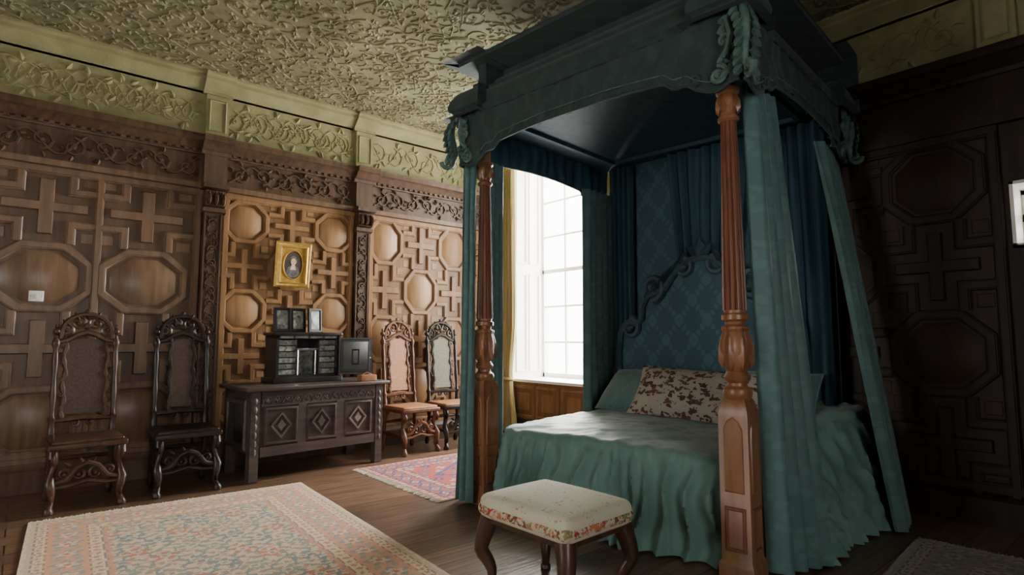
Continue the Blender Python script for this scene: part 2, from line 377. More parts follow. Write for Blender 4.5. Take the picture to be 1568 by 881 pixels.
pc=[(0,3.53),(.03,3.54),(.03,3.57),(.06,3.59),(.11,3.64),(.13,3.65),(.13,3.68),(.16,3.695),(.16,3.72),(0,3.72)]
def frieze(name,fr,spans,piers):
    b=MB()
    for a0,a1 in spans:
        b.fbox(fr,a0,a1,3.10,3.56,0,.03,0); mould(b,fr,a0,a1,pc,0); mould(b,fr,a0,a1,[(0,3.10),(.06,3.105),(.055,3.13),(.035,3.145),(0,3.15)],0)
        f2=Fr(fr.p(0,0,.030),fr.U,fr.V,fr.N)
        pp=[p for p in piers if a0<p<a1]
        ed=[a0+.1]+[x for p in pp for x in(p-.14,p+.14)]+[a1-.1]
        for i in range(0,len(ed),2):
            if ed[i+1]-ed[i]>.4: b.vine(f2,ed[i]+.06,ed[i+1]-.06,3.17,3.51,.011,0,unit=.22)
        for p in pp:
            mould(b,fr,p-.13,p+.13,pc,0,.035); b.fbox(fr,p-.11,p+.11,3.12,3.54,0,.065,0,.008)
            b.ribbon(Fr(fr.p(0,0,.066),fr.U,fr.V,fr.N),[(p-.07,3.18),(p+.07,3.18),(p+.07,3.48),(p-.07,3.48)],[(-.01,0),(0,.01),(.01,0)],0,True)
    return b.obj(name,[M_plast])
frieze('trim_1',FN,[(XW,XE)],[1.33,2.86,-2.5,-.6])

# ceiling with modelled plaster scrollwork
b=MB(); b.box((XW-.2,YS-.2,H),(XE+1.2,YN+.2,H+.1))
FC=Fr((0,0,H),(1,0,0),(0,1,0),(0,0,-1))
y=1.2
cell=.21
while y<5.85:
    x=-1.4
    while x<4.75:
        jx,jy=x+random.uniform(-.05,.05),y+random.uniform(-.05,.05)
        sg=random.choice((-1,1));a0=random.uniform(0,6.28);R=random.uniform(.075,.11)
        b.spiral(FC,jx,jy,R,a0,1.35,sg,.010,0,12,5,c=-.001)
        tx,ty=jx+R*math.cos(a0),jy+R*math.sin(a0)
        ex,ey=jx+random.choice((-1,1))*cell*.8,jy+random.choice((-1,1))*cell*.8
        pa=[];cxx,cyy=(tx+ex)/2+random.uniform(-.1,.1),(ty+ey)/2+random.uniform(-.1,.1)
        for i in range(7):
            t=i/6;pa.append(FC.p((1-t)**2*tx+2*t*(1-t)*cxx+t*t*ex,(1-t)**2*ty+2*t*(1-t)*cyy+t*t*ey,-.001))
        b.tube(pa,.009,5,0)
        for k in range(8):
            an=random.uniform(0,6.28);rr=random.uniform(.04,.14)
            b.leaf(FC,jx+rr*math.cos(an),jy+rr*math.sin(an),an+random.uniform(-1,1),.065,.04,.010,0)
        x+=cell
    y+=cell
b.obj('ceiling',[M_ceil])

# east wall (window wall) with openings
b=MB()
WY0,WY1,WZ0,WZ1=3.95,5.70,.68,3.52
SY0,SY1,SZ0,SZ1=-.35,.705,1.80,2.22
T=.62
b.box((XE,WY1,0),(XE+T,YN,H),0)
b.box((XE,WY0,0),(XE+T,WY1,WZ0),0); b.box((XE,WY0,WZ1),(XE+T,WY1,H),0)
b.box((XE,SY1,0),(XE+T,WY0,H),0)
b.box((XE,SY0,0),(XE+T,SY1,SZ0),0); b.box((XE,SY0,SZ1),(XE+T,SY1,H),0)
b.box((XE,YS-.2,0),(XE+T,SY0,H),0)
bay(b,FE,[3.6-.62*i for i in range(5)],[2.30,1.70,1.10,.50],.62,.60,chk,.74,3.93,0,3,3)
for i in range(4):
    y0=WY0+.05+i*.43
    b.ribbon(FE,[(y0,.24),(y0+.36,.24),(y0+.36,.6),(y0,.6)],prof(.04,.022),2,True); b.fbox(FE,y0+.07,y0+.29,.31,.53,0,.014,2,.01)
b.fbox(FE,WY0,WY1,.2,.66,0,.006,4)
for q0,q1 in((YS,WY0-.06),(WY1+.06,YN)):
    mould(b,FE,q0,q1,corn,1); b.fbox(FE,q0,q1,2.67,2.95,0,.03,1); b.fbox(FE,q0,q1,2.61,2.67,0,.055,1)
b.obj('wall_east',[M_be,M_be,M_bar_lit,M_pe,M_ground_lit])
b=MB(); mould(b,FE,YS,YN,[(0,0),(.07,0),(.07,.17),(.05,.19),(0,.2)],0); b.obj('baseboard_east',[M_be])
frieze('trim_2',FE,[(YS,WY0-.06),(WY1+.06,YN)],[.7,3.0])

def window_obj(name,fr,a0,a1,b0,b1,c,cols,rows,sill=.02,mat=M_white,arch=True):
    b=MB(); t=.05
    b.fbox(fr,a0,a0+t,b0,b1,c-.05,c+.03,0); b.fbox(fr,a1-t,a1,b0,b1,c-.05,c+.03,0)
    b.fbox(fr,a0,a1,b0,b0+t+.02,c-.05,c+.03,0); b.fbox(fr,a0,a1,b1-t,b1,c-.05,c+.03,0)
    mz=(b0+b1)/2; b.fbox(fr,a0,a1,mz-.025,mz+.025,c-.03,c+.03,0)
    for i in range(1,cols):
        a=a0+(a1-a0)*i/cols; w=.012; b.fbox(fr,a-w,a+w,b0,b1,c-.02,c+.015,0)
    for j in range(1,rows):
        z=b0+(b1-b0)*j/rows; b.fbox(fr,a0,a1,z-.012,z+.012,c-.02,c+.014,0)
    b.fbox(fr,a0-.0,a0+.02,b0,b1,c,0.0,0); b.fbox(fr,a1-.02,a1,b0,b1,c,0.0,0); b.fbox(fr,a0,a1,b1-.02,b1,c,.0,0)
    b.fbox(fr,a0,a1,b0-.02,b0+.012,c,sill if arch else 0,0)
    L=-c
    fs=Fr(fr.p(a1-.02,0,0),-fr.N,fr.V,-fr.U)
    fs2=Fr(fr.p(a0+.02,0,0),-fr.N,fr.V,fr.U)
    h=(b1-b0)
    if arch:
        for f in(fs,fs2):
            for k in range(2):
                z0=b0+.1+k*h/2; z1=z0+h/2-.15
                for q in range(2):
                    x0=.06+q*(L-.1)/2; x1=x0+(L-.1)/2-.06
                    b.ribbon(f,[(x0,z0),(x1,z0),(x1,z1),(x0,z1)],[(-.015,0),(-.008,.015),(.008,.015),(.015,0)],0,True)
        for a in(a0-.04,a1): b.fbox(fr,a,a+.04,b0-.05,b1+.05,0,.025,0,.005)
        b.fbox(fr,a0-.05,a1+.05,b1+.01,b1+.06,0,.03,0,.005)
    return b.obj(name,[mat])
window_obj('window_1',FE,WY0,WY1,WZ0,WZ1,-.56,4,6)
window_obj('window_2',FE,SY0,SY1,SZ0,SZ1,-.3,3,2,arch=False)

FS=Fr((0,YS,0),(1,0,0),(0,0,1),(0,1,0)); FW=Fr((XW,0,0),(0,1,0),(0,0,1),(1,0,0))
b=MB()
sx0,sx1,sz0,sz1=-.7,.5,.9,2.6
b.box((XW-.2,YS-.2,0),(sx0,YS,H)); b.box((sx1,YS-.2,0),(XE,YS,H)); b.box((sx0,YS-.2,0),(sx1,YS,sz0)); b.box((sx0,YS-.2,sz1),(sx1,YS,H))
mould(b,FS,XW,XE,corn,0)
for i in range(5):
    x0=XW+.2+i*.4; b.ribbon(FS,[(x0,.3),(x0+.3,.3),(x0+.3,2.5),(x0,2.5)],prof(.05,.03),0,True)
b.obj('wall_south',[M_bar])
window_obj('fill_window_3',FS,sx0,sx1,sz0,sz1,-.15,3,4)  # unseen window, assumed behind the camera and sized for its fill light
b=MB()
wy0,wy1=2.3,3.5
b.box((XW-.2,YS-.2,0),(XW,wy0,H)); b.box((XW-.2,wy1,0),(XW,YN,H)); b.box((XW-.2,wy0,0),(XW,wy1,sz0)); b.box((XW-.2,wy0,sz1),(XW,wy1,H))
mould(b,FW,YS,YN,corn,0)
b.obj('wall_west',[M_bar])
window_obj('fill_window_4',FW,wy0,wy1,sz0,sz1,-.15,3,4)  # unseen west window, assumed and placed to give fill light

# ------------------------------------------------------------------ fabric helper
def curtain(mb,A,B,C,D,n,amp,nrm,m=0,waist=None,phase=0,ampb=None,nv=22):
    A,B,C,D,nrm=V(A),V(B),V(C),V(D),V(nrm)
    sd=random.uniform(0,50); ampb=ampb or amp
    def fn(u,v):
        uu=u
        if waist:
            wv,wf,sh=waist; k=math.exp(-((v-wv)/.13)**2)
            f=1-(1-wf)*max(k,0); uu=.5+(u-.5)*f
        T=A.lerp(B,uu);Bo=C.lerp(D,uu); p=T.lerp(Bo,v)
        w=noise.noise((u*n*.7+sd,v*1.3,sd))*1.6
        a=amp+(ampb-amp)*v
        s=math.sin(2*PI*n*u+phase+w)+.35*math.sin(4*PI*n*u+w*2+1)
        p=p+nrm*(a*s)
        lat=(B-A).normalized() if (B-A).length>0 else V((1,0,0))
        p=p+lat*(a*.5*math.cos(2*PI*n*u+phase+w))
        return p
    mb.grid(fn,max(20,int(n*12)),nv,m)

b=MB()
curtain(b,(4.74,5.52,3.40),(4.74,5.80,3.40),(4.74,5.46,.04),(4.74,5.82,.04),5,.026,(1,0,0),0,waist=(.80,.45,0),nv=40)
b.tube([(4.74+.05*math.cos(t),5.65+.085*math.sin(t),.70+.01*math.sin(t)) for t in [i*2*PI/14 for i in range(14)]],.022,6,0,closed=True)
b.obj('window_curtain',[M_yellow])
b=MB()
curtain(b,(4.74,3.84,3.40),(4.74,4.02,3.40),(4.74,3.82,.04),(4.74,4.04,.04),4,.022,(1,0,0),0,waist=(.80,.5,0),nv=40)
b.tube([(4.74+.05*math.cos(t),3.93+.07*math.sin(t),.70) for t in [i*2*PI/14 for i in range(14)]],.022,6,0,closed=True)
b.obj('window_curtain',[M_yellow])
b=MB(); b.tube([(4.74,3.82,3.42),(4.74,5.88,3.42)],.016,8,0); b.ball((4.74,3.80,3.42),.03,0); b.ball((4.74,5.90,3.42),.03,0)
for yy in (3.86,5.84): b.tube([(4.74,yy,3.42),(4.85,yy,3.42)],.008,6,0)
b.obj('curtain_rod',[M_gold])

# ------------------------------------------------------------------ four poster bed
BM=TR(2.88,1.56,0,6)
bed=empty('four_poster_bed',BM)
def bobj(mb,name,mats,sharp=38):
    o=mb.obj(name,mats,None,None,sharp); o.parent=bed; return o
BWd,BL=1.92,1.80
def post(name,x,y):
    b=MB(); hw=.077
    sq=lambda l: [(r*1.4142,z) for r,z in l]
    b.lathe(sq([(.090,0),(.090,.06),(.084,.075),(hw,.09),(hw,.80),(hw-.004,.83),(.062,.875),(.052,.89)]),(x,y,0),4,0,PI/4)
    for fr in (Fr((x-hw,y,0),(0,1,0),(0,0,1),(-1,0,0)),Fr((x,y-hw,0),(1,0,0),(0,0,1),(0,-1,0)),Fr((x+hw,y,0),(0,1,0),(0,0,1),(1,0,0)),Fr((x,y+hw,0),(1,0,0),(0,0,1),(0,1,0))):
        b.ribbon(fr,[(-.045,.14),(.045,.14),(.045,.34),(-.045,.34)],[(-.01,0),(-.004,.008),(.004,.008),(.01,0)],1,True)
        b.prism(fr,[(-.05,.42),(.05,.42),(.05,.74),(.03,.78),(0,.80),(-.03,.78),(-.05,.74)],0,.007,0,.008)
    def gad(a,z): return 1+.10*abs(math.cos(4*a))*(1 if 1.03<z<1.27 else 0)
    b.lathe([(.055,.88),(.070,.90),(.074,.92),(.068,.94),(.05,.955),(.048,.97),(.064,.985),(.068,1.0),(.058,1.015),(.05,1.03),(.060,1.05),(.074,1.09),(.080,1.14),(.078,1.18),(.068,1.215),(.062,1.235),(.068,1.25),(.066,1.262),(.050,1.275),(.053,1.29),(.068,1.30),(.068,1.325),(.056,1.335),(.056,1.35)],(x,y,0),48,0,0,gad)
    for i in range(8):
        a=i*PI/4; f=Fr((x+.076*math.cos(a),y+.076*math.sin(a),1.04),(-math.sin(a),math.cos(a),0),(0,0,1),(math.cos(a),math.sin(a),0))
        b.leaf(f,0,0,PI/2,.17,.05,.02,0)
    def fl(a,z): return 1-.20*max(0,math.cos(12*a))**.7
    b.lathe([(.062-.020*t,1.35+t*1.03) for t in [i/10 for i in range(11)]],(x,y,0),96,1,0,fl)
    b.lathe([(.046,2.375),(.056,2.385),(.056,2.40),(.044,2.41),(.042,2.43),(.055,2.46),(.062,2.49),(.055,2.515),(.05,2.525),(.062,2.54),(.062,2.56),(.04,2.57),(.04,2.92)],(x,y,0),24,0)
    for i in range(8):
        a=i*PI/4; f=Fr((x+.05*math.cos(a),y+.05*math.sin(a),2.42),(-math.sin(a),math.cos(a),0),(0,0,1),(math.cos(a),math.sin(a),0)); b.leaf(f,0,0,PI/2,.1,.035,.02,0)
    return bobj(b,name,[M_post,M_post2],30)
post('post_1',0,0); post('post_2',0,BWd)
for nm,yy in(('post_3',.03),('post_4',BWd-.03)):
    b=MB(); b.lathe([(.05,0),(.05,.9),(.035,.95),(.035,2.92)],(BL-.03,yy,0),4,0,PI/4); bobj(b,nm,[M_post])
b=MB(); b.box((.12,.14,.0),(BL-.08,.20,.34)); b.box((.12,BWd-.20,.0),(BL-.08,BWd-.14,.34)); b.box((.12,.2,.22),(.18,BWd-.2,.34)); b.box((BL-.12,.2,.22),(BL-.08,BWd-.2,.5)); bobj(b,'bed_frame',[M_post])
b=MB(); b.rbox((.14,.16,.34),(BL-.10,BWd-.16,.49),.06,0); bobj(b,'mattress',[M_cover])
# coverlet
b=MB()
x0,y0,y1,xh=.09,.10,BWd-.10,BL-.05
r=.16;per=[];nrmv=[]
def seg(p,q,nn,nv):
    for i in range(nn): per.append(V(p).lerp(V(q),i/nn)); nrmv.append(V(nv))
seg((xh,y0),(x0+r,y0),96,(0,-1))
for i in range(18):
    a=-PI/2-PI/2*i/18; per.append(V((x0+r+r*math.cos(a),y0+r+r*math.sin(a)))); nrmv.append(V((math.cos(a),math.sin(a))))
seg((x0,y0+r),(x0,y1-r),130,(-1,0))
for i in range(18):
    a=PI-PI/2*i/18; per.append(V((x0+r+r*math.cos(a),y1-r+r*math.sin(a)))); nrmv.append(V((math.cos(a),math.sin(a))))
seg((x0+r,y1),(xh,y1),80,(0,1)); per.append(V((xh,y1))); nrmv.append(V((0,1)))
for i in range(96): per[i]=V((per[i].x,per[i].y-.26*ss((per[i].x-.75)/.75)))
npz=len(per);ym=(y0+y1)/2;ZT=.545
NT,NE,NH=24,5,24
sl=0
vs=[]
def wr(x,y,z): return abs(noise.noise((x,y,z)))
for i in range(npz):
    p=per[i];nn=nrmv[i]
    if i: sl+=(per[i]-per[i-1]).length
    cpt=V((max(p.x,x0+.75),ym))
    col=[]
    def ztop(q):
        dx=(q.x-x0)/(xh-x0);dy=min(1,abs(q.y-ym)/(ym-y0))
        side=.15*ss((q.x-.9)/.6)*ss((.45-q.y)/.4)
        rump=1+2.2*ss((.3-q.y)/.3)
        return ZT+.03*(1-dy**2)+.035*dx+side+rump*(.018*noise.noise((q.x*3,q.y*3,.3))-.028*wr(q.x*5+q.y*3,q.y*5,2)+.008*noise.noise((q.x*14,q.y*11,5)))
    for j in range(NT):
        q=cpt.lerp(p,j/NT); col.append(V((q.x,q.y,ztop(q))))
    zt=ztop(p);rr=.05
    right=nn.y<-.5;foot=nn.x<-.5
    fl=.05
    if right: fl=.04+.30*ss(p.x/.5)-.20*ss((p.x-.75)/.75)
    elif foot: fl=.03+.12*math.sin(PI*min(1,max(0,(p.y-y0)/(y1-y0))))**.6
    ph=2*PI*sl/.20+3.0*noise.noise((sl*1.9,3.1,0))*2
    for j in range(NE+NH+1):
        if j<=NE:
            a=PI/2*j/NE; out=rr*math.sin(a); z=zt-rr*(1-math.cos(a)); d=0
        else:
            d=(j-NE)/NH; out=rr+fl*(d**.8 if right else d**1.15); z=(zt-rr)*(1-d)+.012*d
        am=(.060 if not right else .052)*d**.45*(1.15-.30*d)
        w=noise.noise((sl*2.5,d*2.4,5))*2.0
        sn=math.sin(ph+w); sn=(1-abs(sn))*2-1
        out+=am*(.5+sn*.8+.45*math.sin(ph*.47+1+w*1.4))+(.05 if right else .022)*noise.noise((sl*5,d*4,9))*math.sin(PI*min(1,d))
        if d>0: out=max(out,rr*.3)
        col.append(V((p.x+nn.x*out,p.y+nn.y*out,z)))
    vs.extend(col)
K=NT+NE+NH+1
b.add(vs,[(i*K+j,(i+1)*K+j,(i+1)*K+j+1,i*K+j+1) for i in range(npz-1) for j in range(K-1)],0)
bobj(b,'coverlet',[M_cover],80)
# canopy ---------------------------------------------------------
OX=.13
cx0,cx1,cy0,cy1=-OX,BL+.05,-OX,BWd+OX
def valance(name,fr,L,ends=(True,True)):
    b=MB();nu=int(L/.02)
    def zb(s):
        e=min(s if ends[0] else 9,(L-s) if ends[1] else 9)
        zlow=2.54
        if e<.05: return zlow-.0
        if e<.22: return zlow-.03*math.sin((e-.05)/.17*PI)
        if e<.30: t=(e-.22)/.08; return zlow+.05*t*t*(3-2*t)
        if e<.36: return zlow+.05
        if e<.44: t=(e-.36)/.08; return zlow+.05+.05*t*t*(3-2*t)
        t=min(1,(e-.44)/.5); return zlow+.10+.03*math.sin(t*PI/2)
    def mk(off):
        def fn(u,v):
            s=u*L; z0=zb(s); z=z0+(2.96-z0)*v
            f=.010*math.sin(s*2*PI/.13+4*noise.noise((s*3,v*2,1)))*(1-.3*v)+.012*(1-v)**2+.024*noise.noise((s*4,v*3,7))
            return fr.p(s,z,off+f)
        return fn
    b.grid(mk(.012),nu,12,0); b.grid(mk(-.012),nu,12,1)
    pa=[fr.p(L*i/nu,zb(L*i/nu),.018) for i in range(nu+1)]
    b.tube(pa,.011,6,0)
    fs=Fr(fr.p(0,0,.02),fr.U,fr.V,fr.N)
    for s in ([.24] if ends[0] else [])+([L-.24] if ends[1] else []):
        b.spiral(fs,s,2.59,.04,0,1.3,1,.013,0)
    pa=[fr.p(L*i/nu,zb(L*i/nu)+.05,.028) for i in range(nu+1)]; b.tube(pa,.004,5,2)
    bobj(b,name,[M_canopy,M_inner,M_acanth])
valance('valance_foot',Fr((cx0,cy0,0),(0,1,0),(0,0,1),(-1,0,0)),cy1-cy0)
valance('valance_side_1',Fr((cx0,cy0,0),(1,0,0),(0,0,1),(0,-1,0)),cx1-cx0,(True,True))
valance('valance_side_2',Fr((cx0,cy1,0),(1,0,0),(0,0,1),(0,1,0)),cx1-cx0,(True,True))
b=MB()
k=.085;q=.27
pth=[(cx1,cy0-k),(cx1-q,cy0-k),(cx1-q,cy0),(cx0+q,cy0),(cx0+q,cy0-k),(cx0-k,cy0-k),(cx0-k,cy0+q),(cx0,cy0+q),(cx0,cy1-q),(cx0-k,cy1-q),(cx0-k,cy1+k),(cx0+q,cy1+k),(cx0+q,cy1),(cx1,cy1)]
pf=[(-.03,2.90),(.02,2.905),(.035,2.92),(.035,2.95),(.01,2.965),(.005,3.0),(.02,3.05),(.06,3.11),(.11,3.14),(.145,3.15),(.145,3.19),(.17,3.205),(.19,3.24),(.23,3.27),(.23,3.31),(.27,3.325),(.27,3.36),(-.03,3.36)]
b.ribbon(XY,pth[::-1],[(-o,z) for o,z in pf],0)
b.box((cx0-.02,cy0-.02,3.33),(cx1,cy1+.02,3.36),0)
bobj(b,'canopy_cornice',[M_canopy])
b=MB(); b.box((cx0+.02,cy0+.02,2.90),(cx1-.02,cy1-.02,2.93),0)
b.ribbon(XY,[(cx0+.25,cy0+.25),(cx1-.25,cy0+.25),(cx1-.25,cy1-.25),(cx0+.25,cy1-.25)],[(-.03,2.90),(-.02,2.87),(.02,2.87),(.03,2.90)],0,True)
bobj(b,'tester_lining',[M_inner])
def corner(name,x,y,sx,sy):
    b=MB()
    f1=Fr((x+sx*.03,y,0),(0,-sy,0),(0,0,1),(sx,0,0)); f2=Fr((x,y+sy*.03,0),(-sx,0,0),(0,0,1),(0,sy,0))
    d=V((sx,sy,0)).normalized(); f3=Fr(V((x,y,0))+d*.0,d,(0,0,1),V((-sy,sx,0)).normalized())
    for f in(f1,f2):
        b.spiral(f,.11,2.585,.05,PI*.5,1.5,1,.015,0,20,6)
        b.spiral(f,.07,2.76,.035,PI,1.3,-1,.012,0,16,6)
        b.tube([f.p(.02,2.92,.0),f.p(.05,2.86,.015),f.p(.03,2.78,.02),f.p(.05,2.70,.02),f.p(.10,2.64,.015)],[.010,.016,.018,.016,.013],6,0)
        for i in range(8):
            zz=2.90-i*.042; b.leaf(f,.02+.015*math.sin(i),zz,-PI/2+.6+.5*math.sin(i*2.1),.09,.04,.03,0)
            b.leaf(f,.04,zz-.01,-.4+.9*math.sin(i*1.3),.07,.035,.03,0)
    pa=[];ra=[]
    for i in range(22):
        t=i/21; z=2.94-.40*t; o=.03+.045*math.sin(t*PI*1.6)+.10*t*t
        pa.append(f3.p(o,z,0)); ra.append(.020+.014*math.sin(t*PI))
    b.tube(pa,ra,8,0)
    b.spiral(f3,.10,2.565,.05,0,1.4,-1,.018,0,18,7)
    for i in range(8):
        t=i/8; b.leaf(f3,.04+.045*math.sin(t*PI*1.6)+.1*t*t,2.93-.38*t,-.9,.08,.05,.035,0)
        for s in(-1,1):
            b.leaf(Fr(f3.p(.03+.045*math.sin(t*PI*1.6)+.1*t*t,2.92-.38*t,s*.02),f3.N*s,(0,0,1),f3.U),0,0,-.9,.08,.05,.025,0)
    bobj(b,name,[M_acanth],50)
corner('carved_corner_1',cx0,cy0,-1,-1); corner('carved_corner_2',cx0,cy1,-1,1)
corner('carved_corner_3',cx1-.1,cy0,1,-1)
# curtains
b=MB()
curtain(b,(.04,-.085,2.60),(.40,-.085,2.60),(.06,-.12,.02),(.42,-.28,.02),4.3,.034,(0,1,0),0,ampb=.044)
bobj(b,'curtain_1',[M_teal],80)
b=MB(); curtain(b,(-.10,2.06,2.6),(-.09,1.91,2.6),(-.14,2.07,.02),(-.14,1.88,.02),2.6,.018,(1,0,0),0)
curtain(b,(-.10,2.05,2.6),(.04,2.06,2.6),(-.13,2.07,.02),(.05,2.08,.02),2.6,.018,(0,1,0),0)
curtain(b,(.09,1.98,2.6),(.27,1.99,2.6),(.09,1.98,.02),(.28,2.0,.02),3.5,.024,(0,1,0),0)
bobj(b,'curtain_2',[M_teal],80)
b=MB(); curtain(b,(1.38,-.06,2.62),(1.80,-.06,2.62),(1.22,-.46,.02),(1.62,-.42,.02),4.5,.030,(0,1,0),0,ampb=.034); bobj(b,'curtain_3',[M_teal],80)
b=MB(); curtain(b,(1.30,1.95,2.62),(1.86,1.95,2.62),(1.30,1.96,.02),(1.86,1.96,.02),6,.03,(0,1,0),0); bobj(b,'curtain_4',[M_teal],80)
# head hangings
b=MB()
b.grid(lambda u,v:V((BL-.0,-.04+u*(BWd+.10),.02+2.88*v)),4,4,0)
curtain(b,(BL-.08,-.03,2.88),(BL-.08,.50,2.88),(BL-.08,-.03,.3),(BL-.08,.45,.6),6,.022,(1,0,0),1)
curtain(b,(BL-.10,.55,2.88),(BL-.10,1.28,2.88),(BL-.09,.66,1.75),(BL-.09,1.20,1.75),7,.024,(1,0,0),1)
curtain(b,(BL-.06,1.66,2.88),(BL-.06,1.90,2.88),(BL-.05,1.68,.8),(BL-.05,1.90,.8),4,.022,(1,0,0),1)
bobj(b,'head_hangings',[M_dam,M_inner],80)
# headboard
b=MB()
FH=Fr((BL-.14,BWd/2,0),(0,1,0),(0,0,1),(-1,0,0))
half=[(.80,.45),(.82,1.05),(.80,1.26),(.73,1.36),(.63,1.34),(.57,1.38),(.56,1.50),(.50,1.60),(.40,1.62),(.33,1.64),(.26,1.74),(.14,1.86),(0,1.90)]
poly=[(x,z) for x,z in half]+[(-x,z) for x,z in reversed(half[:-1])]
b.prism(FH,poly,-.03,.03,0,.012)
ft=Fr(FH.p(0,0,.038),FH.U,FH.V,FH.N)
path=[ft.p(x,z,0) for x,z in poly]; b.tube(path,.032,7,1)
for s in(-1,1):
    b.spiral(ft,s*.45,1.66,.11,-PI/2,1.5,-s,.038,1,20,7)
    b.spiral(ft,s*.69,1.30,.09,PI/2,1.4,s,.032,1,20,7)
    b.spiral(ft,s*.15,1.82,.08,PI*.5,1.4,s,.030,1,20,7)
    for i in range(6): b.leaf(ft,s*(.54-.07*i),1.55+.055*i,PI/2+s*.5,.15,.07,.05,1)
b.leaf(ft,0,1.86,PI/2,.2,.12,.05,1)
for s in(-1,1): b.leaf(ft,0,1.88,PI/2+s*.7,.17,.08,.04,1)
bobj(b,'headboard',[M_dam,mat_noise('headboard_scroll_teal',(.025,.055,.07),(.05,.10,.12),10,rough=.5,bump=.15,spec=.4)],45)
def pillow(name,M,w,h,t,mat):
    b=MB()
    def mk(sg):
        def fn(u,v):
            a=2*u-1;c=2*v-1
            k=(max(0,1-abs(a)**2.6)**.55)*(max(0,1-abs(c)**2.6)**.55)
            xx=a*w/2*(1-.05*(1-c*c)); zz=c*h/2*(1-.07*(1-a*a))
            return V((xx,sg*t/2*k*(1+.12*noise.noise((a*2,c*2,sg))),zz))
        return fn
    b.grid(mk(1),28,20,0);b.grid(mk(-1),28,20,0)
    pa=[]
    for s in range(64):
        q=s/16
        if q<1:a,c=-1+2*q,-1
        elif q<2:a,c=1,-1+2*(q-1)
        elif q<3:a,c=1-2*(q-2),1
        else:a,c=-1,1-2*(q-3)
        pa.append(V((a*w/2*(1-.05*(1-c*c)),0,c*h/2*(1-.07*(1-a*a)))))
    b.tube(pa,.007,5,0,closed=True)
    o=b.obj(name,[mat],None,None,80); o.parent=bed; o.matrix_basis=M; return o
def RM(x,y,z,rz,rx,ry=0): return Matrix.Translation((x,y,z))@Matrix.Rotation(math.radians(rz),4,'Z')@Matrix.Rotation(math.radians(rx),4,'X')@Matrix.Rotation(math.radians(ry),4,'Y')
pillow('pillow_patterned',RM(1.20,.80,.77,-84,-38,3),1.06,.46,.22,M_pil)
pillow('bolster_pillow',RM(1.36,1.42,.75,-98,-45),.72,.46,.26,M_teal)
pillow('bolster_pillow_2',RM(1.48,.40,.77,-90,-40),.74,.44,.24,M_teal)

